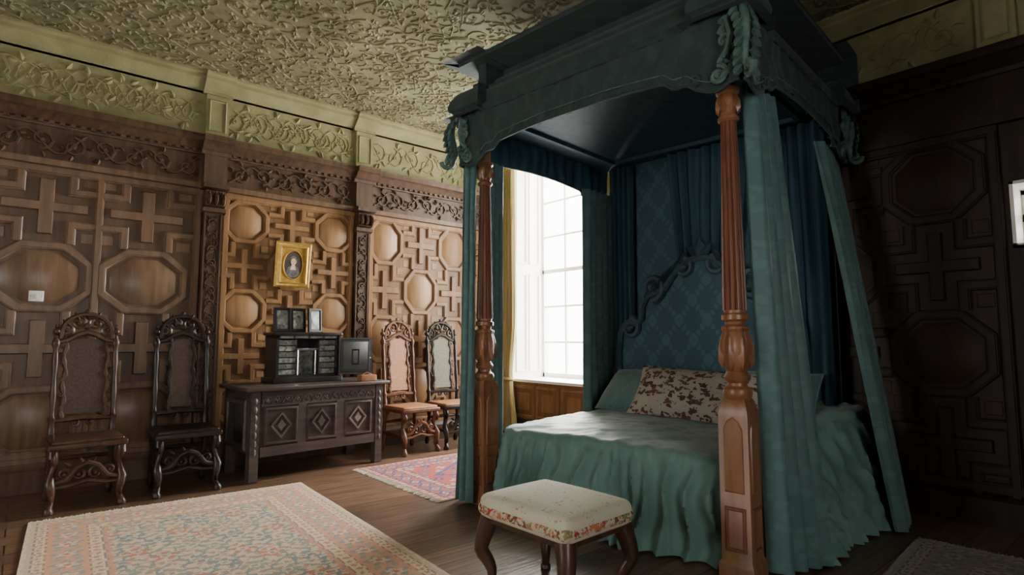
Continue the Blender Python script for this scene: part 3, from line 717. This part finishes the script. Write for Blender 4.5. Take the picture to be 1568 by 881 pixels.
# ------------------------------------------------------------------ chairs
def chair(x,y,rot,mw,mpan,mseat,wide=.15,hb=1.42):
    b=MB()
    lean=lambda z: .40+ (.10*max(0,z-.46))
    for s in(-1,1):
        pa=[];ra=[]
        zs=[0,.03,.05,.08,.14,.2,.26,.32,.36,.42,.48,.52,.56,.60,.62,.66,.72,.78,.84,.9,.96,1.02,1.08,1.12,1.15,1.18,1.20,1.22]
        rs=[.02,.03,.03,.018,.022,.026,.022,.018,.027,.027,.027,.027,.02,.03,.018,.016,.02,.024,.02,.016,.02,.024,.02,.016,.03,.03,.016,.016]
        for z,rr in zip(zs,rs): pa.append((s*.19,lean(z)+(.04*(1-z/.3) if z<.3 else 0),z)); ra.append(rr*.92)
        b.tube(pa,ra,10,0)
        b.ball((s*.19,lean(1.25),1.255),.026,0,10); b.ball((s*.19,lean(1.28),1.295),.013,0,8,(1,1,1.5))
        pa=[(s*.20,.02,.43),(s*.20,.00,.38),(s*.185,.035,.32),(s*.20,.03,.26),(s*.21,-.005,.20),(s*.20,-.02,.14),(s*.195,.01,.08),(s*.205,-.02,.045),(s*.21,-.035,.02)]
        b.tube(pa,[.03,.034,.024,.022,.032,.026,.018,.022,.026],10,0)
        b.lathe([(.016,0),(.03,.006),(.032,.025),(.02,.045)],(s*.21,-.03,0),10,0)
        fs=Fr((s*.20,.0,0),(0,-1,0),(0,0,1),(1,0,0)); b.spiral(fs,.0,.36,.035,PI/2,1.2,-1,.014,0); b.spiral(fs,.01,.11,.03,-PI/2,1.2,1,.012,0)
        b.tube([(s*.195,.02,.19),(s*.195,.10,.19),(s*.195,.16,.19),(s*.195,.21,.19),(s*.195,.28,.19),(s*.195,.40,.19)],[.014,.014,.022,.014,.022,.014],8,0)
    b.tube([(-.195,.21,.19),(-.1,.21,.19),(-.06,.21,.19),(0,.21,.19),(.06,.21,.19),(.1,.21,.19),(.195,.21,.19)],[.013,.013,.02,.024,.02,.013,.013],8,0)
    b.tube([(-.19,.42,.30),(0,.42,.30),(.19,.42,.30)],[.014,.02,.014],8,0)
    b.rbox((-.235,-.03,.425),(.235,.43,.465),.012,0,2); b.rbox((-.215,-.01,.455),(.215,.40,.487),.015,2,2)
    ff=Fr((0,0,0),(1,0,0),(0,0,1),(0,-1,0))
    b.tube([(-.19,.0,.20),(-.12,-.005,.22),(-.06,-.01,.30),(0,-.012,.325),(.06,-.01,.30),(.12,-.005,.22),(.19,0,.20)],[.016,.018,.018,.02,.018,.018,.016],7,0)
    b.tube([(-.19,.0,.17),(-.1,-.005,.175),(0,-.01,.20),(.1,-.005,.175),(.19,0,.17)],[.013]*5,7,0)
    for s in(-1,1):
        b.spiral(ff,s*.13,.255,.045,-PI/2,1.3,-s,.013,0,14,6); b.spiral(ff,s*.05,.245,.04,PI/2,1.3,s,.012,0,14,6)
        b.leaf(ff,s*.02,.31,PI/2-s*.5,.06,.03,.02,0); b.leaf(ff,s*.09,.30,PI/2-s*.9,.06,.03,.02,0)
    fb=Fr((0,lean(.46)-.046,0),(1,0,0),(0,.10,1),(0,-1,.10))
    for s in(-1,1):
        w=wide
        pa=[];ra=[]
        for i in range(25):
            t=i/24; z=.60+.60*t; pa.append(fb.p(s*(w-.012+.008*math.sin(t*PI*6)),z,0)); ra.append(.017+.005*math.sin(t*PI*12))
        b.tube(pa,ra,7,0)
        for i in range(5): b.spiral(fb,s*(w+.004),.66+i*.12,.024,PI/2,1,s,.008,0,8,5,c=.008)
    w=wide-.02
    poly=[(-w,.63),(w,.63),(w,1.15)]+[(w*math.cos(a),1.15+.05*math.sin(a)) for a in [PI*i/10 for i in range(1,10)]]+[(-w,1.15)]
    b.prism(fb,poly,-.006,.006,1)
    b.tube([fb.p(-.19,.585,0),fb.p(-.1,.59,0),fb.p(0,.60,0),fb.p(.1,.59,0),fb.p(.19,.585,0)],[.016,.02,.026,.02,.016],7,0)
    b.tube([fb.p(-.19,1.17,0),fb.p(-.12,1.19,0),fb.p(-.06,1.23,0),fb.p(0,1.25,0),fb.p(.06,1.23,0),fb.p(.12,1.19,0),fb.p(.19,1.17,0)],[.015,.02,.022,.024,.022,.02,.015],7,0)
    pa=[]
    for i in range(17):
        t=i/16; a=PI*t; pa.append(fb.p(-.165*math.cos(a),1.20+(hb-1.23)*math.sin(a)**.8,0))
    b.tube(pa,[.016+.006*abs(math.sin(i*1.3)) for i in range(17)],7,0)
    for s in(-1,1):
        b.spiral(fb,s*.13,1.27,.045,-PI/2,1.3,-s,.014,0,14,6); b.spiral(fb,s*.055,1.32,.05,PI/2,1.3,s,.014,0,14,6)
        b.spiral(fb,s*.165,1.235,.03,PI/2,1.1,-s,.011,0,12,6)
        for k in range(3): b.leaf(fb,s*.05*k,1.35-.015*k*k,PI/2-s*.4*k,.085,.04,.02,0)
        b.spiral(fb,s*.05,.56,.03,PI/2,1.2,s,.010,0,12,5)
    b.ball(fb.p(0,1.30,0),.03,0,8,(1,.6,1)); b.ball(fb.p(0,hb-.01,0),.02,0,8,(1,.7,1.3))
    return b.obj('high_back_chair',[mw,mpan,mseat],None,TR(x,y,0,rot))
chair(.42,5.16,2,M_chairw,M_cane,M_chairw,.145)
chair(1.06,5.16,-1,M_dark,M_cane,M_dark,.10)
chair(3.27,5.33,3,M_chairw2,M_canet,M_leathert,.13)
chair(3.80,5.33,-3,M_dark,M_caneg,M_leathert,.13)

# ------------------------------------------------------------------ chest
CM=TR(1.50,5.13,0,4)
b=MB(); W,D,Hc=1.27,.62,.755
F=Fr((0,0,0),(1,0,0),(0,0,1),(0,-1,0))
for xx in(0,W-.085):
    b.fbox(F,xx,xx+.085,0,Hc,-.07,0,0,.006); b.fbox(F,xx,xx+.085,0,Hc,-D,-D+.07,0,.0)
b.box((.06,.015,.20),(W-.06,D-.01,Hc),0)
b.fbox(F,.085,W-.085,.2,.29,-.05,.0,0,.005); b.fbox(F,.085,W-.085,.62,Hc,-.05,.0,0,.005)
pw=(W-.17)/3
for i in range(1,3): b.fbox(F,.085+pw*i-.045,.085+pw*i+.045,.27,.64,-.05,.001,0,.005)
for i in range(3):
    c=.085+pw*(i+.5); hw=pw/2-(.05)
    b.ribbon(F,[(c-hw,.31),(c+hw,.31),(c+hw,.60),(c-hw,.60)],[(-.014,-.012),(-.006,.008),(.008,.004),(.016,-.014)],0,True)
    b.ribbon(F,[(c,.355),(c+.085,.455),(c,.555),(c-.085,.455)],[(-.012,-.015),(-.006,.0),(.006,.0),(.012,-.015)],1 if i==2 else 2,True)
    b.prism(F,[(c,.40),(c+.045,.455),(c,.51),(c-.045,.455)],-.015,-.002,1 if i==2 else 2,.01)
fr=Fr((0,-.002,0),(1,0,0),(0,0,1),(0,-1,0))
n=12
for i in range(n):
    c=.1+(W-.2)*(i+.5)/n; rr=(W-.2)/n/2*.92
    b.tube([fr.p(c+rr*math.cos(a),.645+rr*1.5*math.sin(a),0) for a in [PI*k/8 for k in range(9)]],.006,5,2)
    for k in(-1,0,1): b.leaf(fr,c,.648,PI/2+k*.6,.05,.018,.008,2)
for xx in(.042,W-.042):
    for k in range(7): b.leaf(fr,xx,.22+k*.07,PI/2,.06,.04,.008,0)
FL_=Fr((0,D,0),(0,-1,0),(0,0,1),(-1,0,0))
b.ribbon(FL_,[(.1,.28),(.52,.28),(.52,.66),(.1,.66)],prof(.05,.02),0,True)
b.rbox((-.05,-.045,Hc),(W+.05,D+.03,Hc+.035),.012,0,2)
b.obj('carved_oak_chest',[M_chest,M_chestl,wood('chest_carving',(.06,.048,.04),(.11,.09,.075),axis='x')],None,CM)

# table cabinet on chest
ZC=.79
KM=TR(1.80,5.45,ZC,4)
cab=empty('table_cabinet',KM)
b=MB(); w,d,h=.62,.26,.44
b.rbox((-.03,-.03,0),(w+.03,d+.01,.05),.008,0,2)
b.box((0,0,.05),(.025,d,h)); b.box((w-.025,0,.05),(w,d,h)); b.box((0,d-.02,.05),(w,d,h)); b.box((0,0,h-.03),(w,d,h)); b.rbox((-.025,-.025,h),(w+.025,d+.01,h+.03),.008,0,2)
b.box((.02,.02,.05),(w-.02,d,.07))
for i in range(1,6):
    z=.07+i*.055; b.box((.025,.02,z),(.2,d-.02,z+.006)); b.box((w-.2,.02,z),(w-.025,d-.02,z+.006))
for xx in(.2,w-.2): b.box((xx-.006,.015,.07),(xx+.006,d-.02,h-.03))
for i in range(6):
    z=.075+i*.055
    for xx in(.03,w-.195): b.box((xx,.03,z),(xx+.165,.05,z+.046),1 if i%2 else 2); b.ball((xx+.08,.025,z+.023),.006,3,6)
b.box((.21,.12,.07),(w-.21,.13,.3),2); b.tube([(.22,.05,.07),(.22,.05,.3)],.012,8,1); b.tube([(w-.22,.05,.07),(w-.22,.05,.3)],.012,8,1); b.box((.205,.03,.3),(w-.205,.06,.32),1)
for i in range(4): b.box((.03+i*.145,-.002,h-.026),(.155+i*.145,.001,h-.004),1)
o=b.obj('cabinet_body',[M_black,M_silver,M_photo,M_gold]); o.parent=cab
b=MB(); dw=.32; b.box((0,-.012,.06),(dw,.012,h-.02))
f=Fr((0,-.012,0),(1,0,0),(0,0,1),(0,-1,0)); b.ribbon(f,[(.03,.09),(dw-.03,.09),(dw-.03,h-.05),(.03,h-.05)],[(-.012,0),(-.006,.01),(.006,.01),(.012,0)],0,True)
b.fbox(f,.04,dw-.04,.10,h-.06,0,.004,1); b.ribbon(f,[(.13,.16),(.19,.16),(.19,.30),(.13,.30)],[(-.008,.003),(0,.009),(.008,.003)],0,True); b.ball((dw-.02,-.02,.22),.008,2,6)
o=b.obj('door_right',[M_black,mat_noise('dark_mirror',(.03,.03,.03),(.12,.11,.10),9,rough=.12,bump=0,spec=.8),M_gold]); o.parent=cab; o.matrix_basis=TR(w,.0,0,-28)
b=MB()
b.rbox((0,0,0),(.16,.10,.06),.006,0,2); b.tube([(.03,.05,.06),(.08,.05,.085),(.13,.05,.06)],.005,6,0)
b.obj('trinket_box',[M_leathert],None,TR(2.52,5.19,ZC,0))
b=MB(); tw=.155;th=.23
for i,ang in enumerate((14,0,-14)):
    c=[-.16,0,.16][i]; ca,sa=math.cos(math.radians(ang)),math.sin(math.radians(ang))
    yo=[-.02,0,-.02][i]
    f=Fr((c,yo,0),(ca,-sa,0),(0,0.08,1),(-sa,-ca,0.08))
    b.fbox(f,-tw/2,tw/2,0,th,-.008,.004,0)
    b.ribbon(f,[(-tw/2+.01,.01),(tw/2-.01,.01),(tw/2-.01,th-.01),(-tw/2+.01,th-.01)],[(-.01,0),(-.006,.014),(.006,.014),(.01,0)],0,True)
    b.fbox(f,-tw/2+.03,tw/2-.03,.03,th-.03,.004,.007,1)
    b.prism(Fr(f.p(0,.12,.007),f.U,f.V,f.N),[(.028*math.cos(a),.045*math.sin(a)) for a in [2*PI*k/16 for k in range(16)]],0,.001,2)
b.tube([(0,.0,.15),(0,.10,.005)],.005,5,0)
b.obj('triptych_photo_frame',[M_black,M_photo,M_silver],None,TR(2.02,5.53,ZC+.472,4))

# portrait
b=MB()
PW,PH=.36,.46
f=Fr((0,0,0),(1,0,0),(0,-.10,1),(0,-1,-.10))
b.fbox(f,-PW/2+.01,PW/2-.01,-PH/2+.01,PH/2-.01,-.012,.006,1)
b.ribbon(f,[(-PW/2+.03,-PH/2+.03),(PW/2-.03,-PH/2+.03),(PW/2-.03,PH/2-.03),(-PW/2+.03,PH/2-.03)],[(-.03,-.01),(-.03,.02),(-.02,.035),(-.005,.025),(.01,.03),(.03,.008)][::-1],0,True)
ov=[(.098*math.cos(a),.145*math.sin(a)) for a in [2*PI*k/32 for k in range(32)]]
b.fbox(f,-PW/2+.05,PW/2-.05,-PH/2+.05,PH/2-.05,0,.012,0)
b.prism(f,ov,.012,.014,2); b.ribbon(f,ov,[(-.008,.012),(0,.022),(.008,.012)],0,True)
E=lambda cx,cy,rx,ry:[(cx+rx*math.cos(a),cy+ry*math.sin(a)) for a in [2*PI*k/20 for k in range(20)]]
b.prism(f,[(-.07,-.09),(-.03,-.125),(.03,-.125),(.07,-.09),(.055,-.03),(.02,-.005),(-.02,-.005),(-.055,-.03)],.014,.016,4)
b.prism(f,[(-.03,-.05),(.03,-.05),(.015,0),(-.015,0)],.016,.0165,3)
b.prism(f,E(0,.045,.037,.047),.014,.0155,4); b.prism(f,E(0,.032,.026,.036),.0155,.018,3)
for s in(-1,1): b.prism(f,E(s*.009,.037,.004,.0025),.018,.0185,2)
b.prism(f,E(0,.014,.008,.0025),.018,.0185,5)
b.obj('portrait_oval_gilt_frame',[M_gold,M_black,mat_noise('portrait_ground',(.03,.02,.012),(.07,.045,.025),20,bump=0),M_pink,mat_noise('sitter_dark',(.05,.05,.055),(.18,.17,.15),25,bump=0),mat_noise('lip_red',(.4,.1,.08),(.4,.1,.08),5,bump=0)],None,TR(2.08,5.90,1.95,0))

# ------------------------------------------------------------------ rugs
def rug(name,cx,cy,w,l,rot,fn,fringe='y',cell=.011):
    nx,ny=int(w/cell),int(l/cell)
    xs=np.linspace(-w/2,w/2,nx+1);ys=np.linspace(-l/2,l/2,ny+1)
    Xg,Yg=np.meshgrid(xs,ys,indexing='ij')
    Z=.012+.0015*np.sin(Xg*9+Yg*3)*np.cos(Yg*5)
    vs=np.stack([Xg,Yg,Z],-1).reshape(-1,3)
    I,J=np.meshgrid(np.arange(nx),np.arange(ny),indexing='ij')
    a=(I*(ny+1)+J).ravel(); fs=np.stack([a,a+ny+1,a+ny+2,a+1],-1)
    cxs=(xs[:-1]+xs[1:])/2;cys=(ys[:-1]+ys[1:])/2
    CX,CY=np.meshgrid(cxs,cys,indexing='ij')
    col=fn(CX,CY,w/2,l/2).reshape(-1,3)
    rs=np.random.RandomState(3); col=col*(1+.14*(rs.rand(len(col),1)-.5))
    col=np.clip(col,0,1)
    me=bpy.data.meshes.new(name); me.from_pydata(vs.tolist(),[],fs.tolist())
    at=me.color_attributes.new('Col','FLOAT_COLOR','CORNER')
    c4=np.ones((len(fs)*4,4),dtype=np.float32); c4[:,:3]=np.repeat(col,4,axis=0); at.data.foreach_set('color',c4.ravel())
    me.materials.append(M_rug)
    par=empty(name,TR(cx,cy,0,rot))
    o=bpy.data.objects.new('pile',me); bpy.context.scene.collection.objects.link(o); o.parent=par
    b=MB()
    b.add([(-w/2,-l/2,.0015),(w/2,-l/2,.0015),(w/2,l/2,.0015),(-w/2,l/2,.0015),(-w/2,-l/2,.012),(w/2,-l/2,.012),(w/2,l/2,.012),(-w/2,l/2,.012)],[(3,2,1,0),(0,1,5,4),(1,2,6,5),(2,3,7,6),(3,0,4,7)],0)
    L=w if fringe=='y' else l
    n=int(L/.016)
    for s in(-1,1):
        for i in range(n):
            t=-L/2+L*(i+.5)/n; e=(l if fringe=='y' else w)/2; ln=random.uniform(.035,.055); sk=random.uniform(-.012,.012)
            P=[(t,s*e,.010),(t+sk*.5,s*(e+ln*.5),.006),(t+sk,s*(e+ln),.004)]
            if fringe!='y': P=[(q[1],q[0],q[2]) for q in P]
            b.tube(P,[.004,.005,.003],4,0)
    o=b.obj('fringe',[M_fringe]); o.parent=par
    return par
def lat(X,Y,px,py,stag=True):
    j=np.floor(Y/py+.5); xo=np.where((j.astype(int)%2)==1,.5,0) if stag else 0
    i=np.floor(X/px+.5-xo)
    dx=(X-(i+xo)*px);dy=(Y-j*py)
    return np.hypot(dx,dy),np.arctan2(dy,dx),i,j
def C(*a): return np.array(a)
def pick(col,mask,c): col[mask]=c
def rug_pale(X,Y,hw,hl):
    X=X+.006*np.sin(Y*40);Y=Y+.006*np.sin(X*37)
    d=np.minimum(hw-np.abs(X),hl-np.abs(Y))
    al=np.where(hw-np.abs(X)<hl-np.abs(Y),Y,X)
    col=np.zeros(X.shape+(3,)); col[:]=C(.50,.37,.27)
    f=d>.40
    col[f]=C(.50,.42,.31)
    r,t,i,j=lat(X,Y,.24,.15)
    pet=r<.052+.022*np.cos(5*t+i)
    par=((i+j).astype(int)%3)
    pick(col,f&pet&(par==0),C(.17,.23,.26)); pick(col,f&pet&(par==1),C(.38,.20,.15)); pick(col,f&pet&(par==2),C(.25,.29,.23))
    pick(col,f&(r<.03),C(.50,.42,.30)); pick(col,f&(r<.015),C(.22,.25,.26))
    v=np.abs(np.sin(X*2*PI/.24+1.6*np.sin(Y*2*PI/.30))*np.cos(Y*2*PI/.15+.8*np.sin(X*31)))
    pick(col,f&(v<.16)&~pet,C(.20,.25,.25))
    r2,t2,i2,_=lat(X+.1,Y+.032,.08,.055); pick(col,f&~pet&(r2<.017)&(v>.2),C(.36,.24,.18))
    def band(a,b_,c): pick(col,(d>=a)&(d<b_),c)
    band(0,.02,C(.55,.48,.37)); band(.02,.045,C(.48,.40,.30)); band(.045,.055,C(.28,.23,.20))
    band(.055,.10,C(.56,.47,.34)); band(.10,.108,C(.28,.22,.19)); band(.108,.30,C(.50,.31,.22)); band(.30,.308,C(.28,.22,.19)); band(.308,.365,C(.56,.47,.34)); band(.365,.375,C(.25,.22,.21)); band(.375,.40,C(.46,.28,.21))
    for lo,hi,p in((.055,.10,.05),(.308,.365,.06)):
        m=(d>=lo)&(d<hi); q=((al/p)%1); w=np.abs((d-(lo+hi)/2)/(hi-lo)*2)
        pick(col,m&((np.abs(q-.5)*2+w)<.7),C(.42,.23,.17)); pick(col,m&((np.abs(q-.5)*2+w)<.3),C(.25,.29,.31))
    m=(d>=.108)&(d<.30); q=(al/.19)%1; dx=(q-.5)*.19; dy=d-.204; rr=np.hypot(dx,dy); th=np.arctan2(dy,dx)
    pick(col,m&(rr<.062+.018*np.cos(5*th)),C(.25,.28,.29)); pick(col,m&(rr<.042+.01*np.cos(6*th)),C(.54,.44,.32)); pick(col,m&(rr<.018),C(.42,.20,.15))
    q2=((al/.19)+.5)%1; r3=np.hypot((q2-.5)*.19,np.abs(dy)-.05); pick(col,m&(r3<.022),C(.30,.32,.26))
    return col*C(1.08,1.0,.93)
def rug_red(X,Y,hw,hl):
    X=X+.005*np.sin(Y*40)
    d=np.minimum(hw-np.abs(X),hl-np.abs(Y)); al=np.where(hw-np.abs(X)<hl-np.abs(Y),Y,X)
    col=np.zeros(X.shape+(3,)); col[:]=C(.40,.10,.085)
    f=d>.30
    r,t,i,j=lat(X,Y,.17,.12); par=((i*2+j).astype(int)%3)
    pet=r<.042+.013*np.cos(4*t)
    pick(col,f&pet&(par==0),C(.07,.09,.18)); pick(col,f&pet&(par==1),C(.42,.33,.26)); pick(col,f&pet&(par==2),C(.13,.15,.2)); pick(col,f&(r<.015),C(.45,.2,.14))
    u=np.abs(X)/(hw*.6)+np.abs(Y)/(hl*.6)
    pick(col,f&(u<1)&(u>.9),C(.08,.10,.2)); pick(col,f&(u<.5)&(u>.42),C(.45,.36,.28))
    def band(a,b_,c): pick(col,(d>=a)&(d<b_),c)
    band(0,.02,C(.3,.13,.11)); band(.02,.065,C(.46,.34,.26)); band(.065,.08,C(.08,.09,.15)); band(.08,.225,C(.40,.13,.10)); band(.225,.24,C(.08,.09,.15)); band(.24,.29,C(.46,.34,.26)); band(.29,.30,C(.07,.08,.14))
    m=(d>=.08)&(d<.225); q=(al/.15)%1; w=np.abs(d-.152)/.07; e=np.abs(q-.5)*2
    pick(col,m&(e+w<1.0),C(.09,.11,.20)); pick(col,m&(e+w<.6),C(.46,.33,.25)); pick(col,m&(e+w<.3),C(.40,.09,.07))
    for lo,hi in((.02,.065),(.24,.29)):
        m=(d>=lo)&(d<hi); q=(al/.06)%1; pick(col,m&(np.abs(q-.5)<.2),C(.40,.13,.10))
    return col
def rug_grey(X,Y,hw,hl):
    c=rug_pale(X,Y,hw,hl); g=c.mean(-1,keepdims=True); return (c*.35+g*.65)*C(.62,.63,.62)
rug('patterned_rug',.90,3.42,1.74,3.00,-3,rug_pale,'y')
rug('patterned_rug',3.38,4.35,1.90,1.40,0,rug_red,'x')
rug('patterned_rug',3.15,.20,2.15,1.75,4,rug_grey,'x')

# ------------------------------------------------------------------ stool
b=MB()
b.rbox((-.235,-.29,.345),(.235,.29,.46),.04,0,4,fn=lambda o:V((o.x,o.y,o.z+(.022*max(0,1-(o.x/.235)**2)*max(0,1-(o.y/.29)**2) if o.z>.42 else 0))))
b.rbox((-.239,-.294,.36),(.239,.294,.425),.03,1,3)
b.rbox((-.215,-.27,.325),(.215,.27,.36),.01,2,2)
for sx in(-1,1):
    for sy in(-1,1):
        pa=[];ra=[]
        for i in range(15):
            t=i/14; z=.345*(1-t)+.015*t
            o=.02*math.sin(t*PI*.9)*1.6-.035*math.sin(max(0,t-.45)/.55*PI)+(.03*max(0,t-.85)/.15)
            pa.append((sx*(.19+o),sy*(.245+o),z)); ra.append(.034*(1-t)**.8+.013+.008*max(0,t-.88)/.12)
        b.tube(pa,ra,10,2); b.lathe([(.015,0),(.026,.004),(.026,.02),(.014,.03)],(sx*.215,sy*.27,0),10,2)
b.obj('upholstered_stool',[M_fl,M_fl2,M_chairw],None,TR(1.965,2.0,0,2),60)

# ------------------------------------------------------------------ lights
def area(name,loc,direc,sx,sy,power,col):
    l=bpy.data.lights.new(name,'AREA'); l.shape='RECTANGLE'; l.size=sx; l.size_y=sy; l.energy=power; l.color=col
    o=bpy.data.objects.new(name,l); bpy.context.scene.collection.objects.link(o); o.location=loc
    o.rotation_euler=V(direc).to_track_quat('-Z','Y').to_euler(); return o
area('daylight_window_1',(6.35,5.05,2.45),(-1,-.42,-.22),2.6,3.0,1050,(1,.97,.91))
area('fill_daylight_3',(-.1,YS-.3,1.75),(0,1,0),1.2,1.7,32,(1,.95,.87))  # fill lamp added outside the unseen south window
area('fill_daylight_4',(XW-.3,2.9,1.75),(1,0,0),1.2,1.7,26,(1,.95,.87))  # fill lamp added outside the unseen west window
w=bpy.data.worlds.new('World'); bpy.context.scene.world=w; w.use_nodes=True
bg=w.node_tree.nodes['Background']; bg.inputs[0].default_value=(1,.98,.95,1); bg.inputs[1].default_value=14

cam=bpy.data.cameras.new('camera'); co=bpy.data.objects.new('camera',cam); bpy.context.scene.collection.objects.link(co)
cam.lens=20.25; cam.sensor_width=36; co.location=(0,0,1.2); co.rotation_euler=(math.radians(95.08),0,math.radians(-40.4)); cam.clip_start=.05
bpy.context.scene.camera=co
